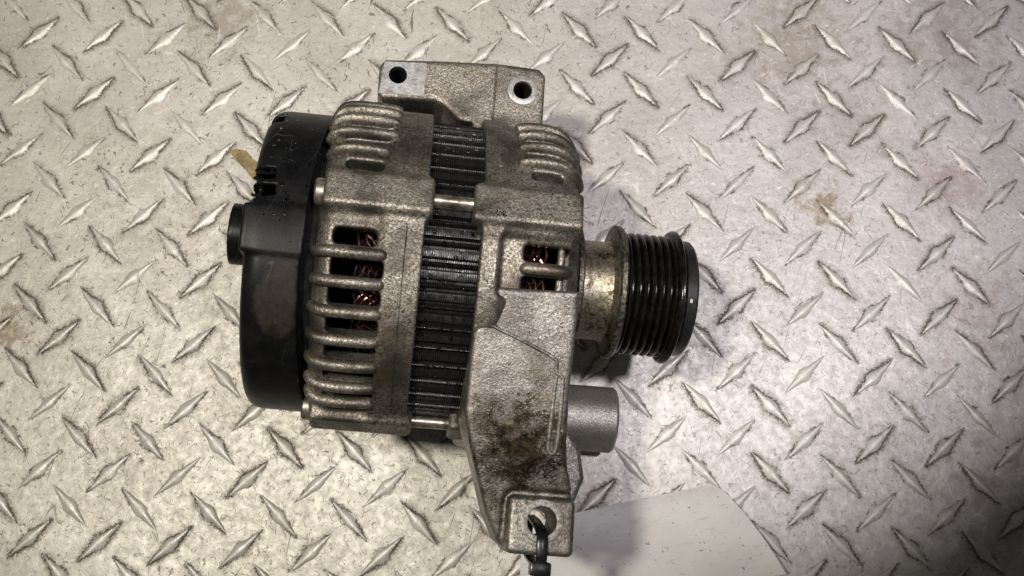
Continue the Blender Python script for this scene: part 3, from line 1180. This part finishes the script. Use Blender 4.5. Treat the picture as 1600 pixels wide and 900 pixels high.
for _ in range(130):
    k = dr.randrange(-8, 8)
    slim = dr.random() < .6
    th = 2.0 + 7.2 * k + (3.6 if slim else dr.uniform(-1.5, 1.5))
    droplet(dr.uniform(-12, 6), 64.4, th, dr.choice((.3, .4, .5, .7, .95)))
for _ in range(70):
    droplet(dr.uniform(-73, -54), 62.65, dr.triangular(-25, 62, 15), dr.choice((.25, .3, .4, .6, .75)))
droplet(6.6, 70.0, 9.5, 1.5)
droplet(13.5, 70.0, 8.6, 1.6)
droplet(15.6, 69.9, 8.3, 1.3)
for _ in range(40):
    x_, y_ = dr.uniform(12, 44), dr.uniform(-84, -25)
    n0 = len(mb.v)
    z_ = arm_top(x_, y_)[2]
    droplet(x_, math.hypot(y_, z_), math.degrees(math.atan2(y_, z_)), dr.choice((.25, .3, .4)))
obj('water_droplets', mb.mesh('water_droplets', M['water'], 80), alt, kind='stuff')


# ---------------------------------------------------------------- cable tie through the ear
def A2W(p):
    return alt.matrix_world @ (Vector(p) * MM) / MM


def ribbon(path, ups, half_w, half_t):
    mb_ = MB()
    P = [Vector(p) for p in path]
    n_ = len(P)
    v, f = [], []
    for i in range(n_):
        t_ = (P[min(i + 1, n_ - 1)] - P[max(i - 1, 0)]).normalized()
        s_ = t_.cross(Vector(ups[i])).normalized()
        u_ = s_.cross(t_).normalized()
        for a, b in ((-half_w, half_t * .4), (-half_w * .7, half_t), (half_w * .7, half_t), (half_w, half_t * .4), (half_w, -half_t), (-half_w, -half_t)):
            v.append(P[i] + s_ * a + u_ * b)
    for i in range(n_ - 1):
        for k in range(6):
            k2 = (k + 1) % 6
            f.append([i * 6 + k, i * 6 + k2, (i + 1) * 6 + k2, (i + 1) * 6 + k])
    f.append(list(range(6))[::-1])
    f.append([(n_ - 1) * 6 + k for k in range(6)])
    return mb_.add(v, f)


tie = obj('cable_tie', None, label='black nylon cable tie looped through the hole of the mounting ear', category='cable tie')
hx, hy = 40.3, -99.4
loop = smooth_path([(hx + .3, hy + 1.5, 12), (hx + .3, hy + .4, 24), (hx + .3, hy - 1.6, 36), (hx + .3, hy - 3.2, 43.5), (hx + .35, hy - 5.4, 46.9), (hx + .4, hy - 8.6, 47.6), (hx + .5, hy - 12, 47.4), (hx + .5, hy - 14.8, 46.5), (hx + .6, hy - 18.5, 45.0)], 4)
ups = []
for i in range(len(loop)):
    a = Vector(loop[max(i - 1, 0)])
    b = Vector(loop[min(i + 1, len(loop) - 1)])
    tt = (b - a).normalized()
    ups.append(Vector((1, 0, 0)).cross(tt) * -1 if Vector((1, 0, 0)).cross(tt).z < 0 else Vector((1, 0, 0)).cross(tt))
W_loop = [A2W(p) for p in loop]
W_ups = [RM.to_3x3() @ u for u in ups]
obj('strap', ribbon(W_loop, W_ups, 2.1, 0.65).mesh('strap', M['tie'], 40), tie)
# underside of the loop coming back to the head, and the tail
back = smooth_path([(hx + .6, hy - 17.2, 41.5), (hx + .3, hy - 15.6, 30), (hx + .3, hy - 13.4, 14), (hx + .3, hy - 8, 7), (hx + .3, hy, 7.5), (hx + .3, hy + 1.5, 12)], 4)
obj('strap', ribbon([A2W(p) for p in back], [RM.to_3x3() @ Vector((0, -1, .2)) for _ in back], 2.1, 0.65).mesh('strap', M['tie'], 40), tie)
head = MB().box((hx - 3.4, hy - 19.6, 41.4), (hx + 4.4, hy - 14.6, 47.6))
head.v = [tuple(A2W(p)) for p in head.v]
obj('lock_head', head.mesh('lock_head', M['tie'], 40, 0.7), tie)
tail = smooth_path([(hx + .6, hy - 18.5, 45), (hx + .9, hy - 24, 42), (hx + 1.2, hy - 34, 34), (hx + 1.5, hy - 46, 20)], 4)
obj('strap_tail', ribbon([A2W(p) for p in tail], [RM.to_3x3() @ Vector((0, .3, 1)) for _ in tail], 2.1, 0.65).mesh('strap_tail', M['tie'], 40), tie)

# ---------------------------------------------------------------- label tag lying under the ear
P0, P1 = Vector((20, -112)), Vector((104, -87))        # upper edge, left to right (on the plate, mm)
nu_, nv_ = 40, 20
v, f = [], []
for side in (0, 1):
    for i in range(nu_ + 1):
        u = i / nu_
        for j in range(nv_ + 1):
            q = j / nv_
            # rounded right corner: the right edge leans outward as it comes towards us
            L = 93 + 31 * q - 5 * max(0, 1 - q / 0.08) ** 2 + 2 * math.sin(math.pi * q)
            x = 16 + L * u
            ytop = -111 + 0.255 * (x - 20)
            y = ytop - 46 * q * (0.95 + 0.1 * u) + 0.0
            z = 3.0 + 4.0 * math.sin(math.pi * min(1, u * 1.05)) * (0.3 + q * .7) + 6.5 * (1 - u) ** 2 + 10.0 * u ** 3 * q ** 0.7
            v.append((x, y, z - 0.35 * side))
n1 = (nu_ + 1) * (nv_ + 1)
for i in range(nu_):
    for j in range(nv_):
        a = i * (nv_ + 1) + j
        f.append([a, a + 1, a + nv_ + 2, a + nv_ + 1])
        f.append([n1 + a, n1 + a + nv_ + 1, n1 + a + nv_ + 2, n1 + a + 1])
rim = [i * (nv_ + 1) for i in range(nu_ + 1)] + [nu_ * (nv_ + 1) + j for j in range(1, nv_ + 1)] + [i * (nv_ + 1) + nv_ for i in range(nu_ - 1, -1, -1)] + [j for j in range(nv_ - 1, 0, -1)]
for k in range(len(rim)):
    a, b = rim[k], rim[(k + 1) % len(rim)]
    f.append([a, b, n1 + b, n1 + a])
obj('paper_tag', MB().add(v, f).mesh('paper_tag', M['paper'], 50), label='smudged white paper tag lying on the tread plate under the mounting ear', category='tag')

# ---------------------------------------------------------------- yellow flake beside the cover
fl = [(-146.0, 69.5), (-142.0, 71.0), (-137.0, 70.0), (-133.5, 66.0), (-129.5, 63.5), (-127.4, 58.5), (-128.4, 53.2), (-132.0, 54.6), (-136.0, 59.5), (-141.5, 64.5)]
fb = MB()
cxf, cyf = sum(p[0] for p in fl) / len(fl), sum(p[1] for p in fl) / len(fl)
nf = len(fl)
v = [(x, y, 0.25) for x, y in fl] + [(x, y, 0.75 + 0.06 * i) for i, (x, y) in enumerate(fl)] + [(cxf, cyf, 1.3), (cxf, cyf, 0.3)]
f = []
for i in range(nf):
    j = (i + 1) % nf
    f += [[i, j, nf + j, nf + i], [nf + i, nf + j, 2 * nf], [j, i, 2 * nf + 1]]
obj('dry_flake', fb.add(v, f).mesh('dry_flake', M['flake'], 40), label='small yellow brown flake lying on the plate beside the black cover', category='flake')
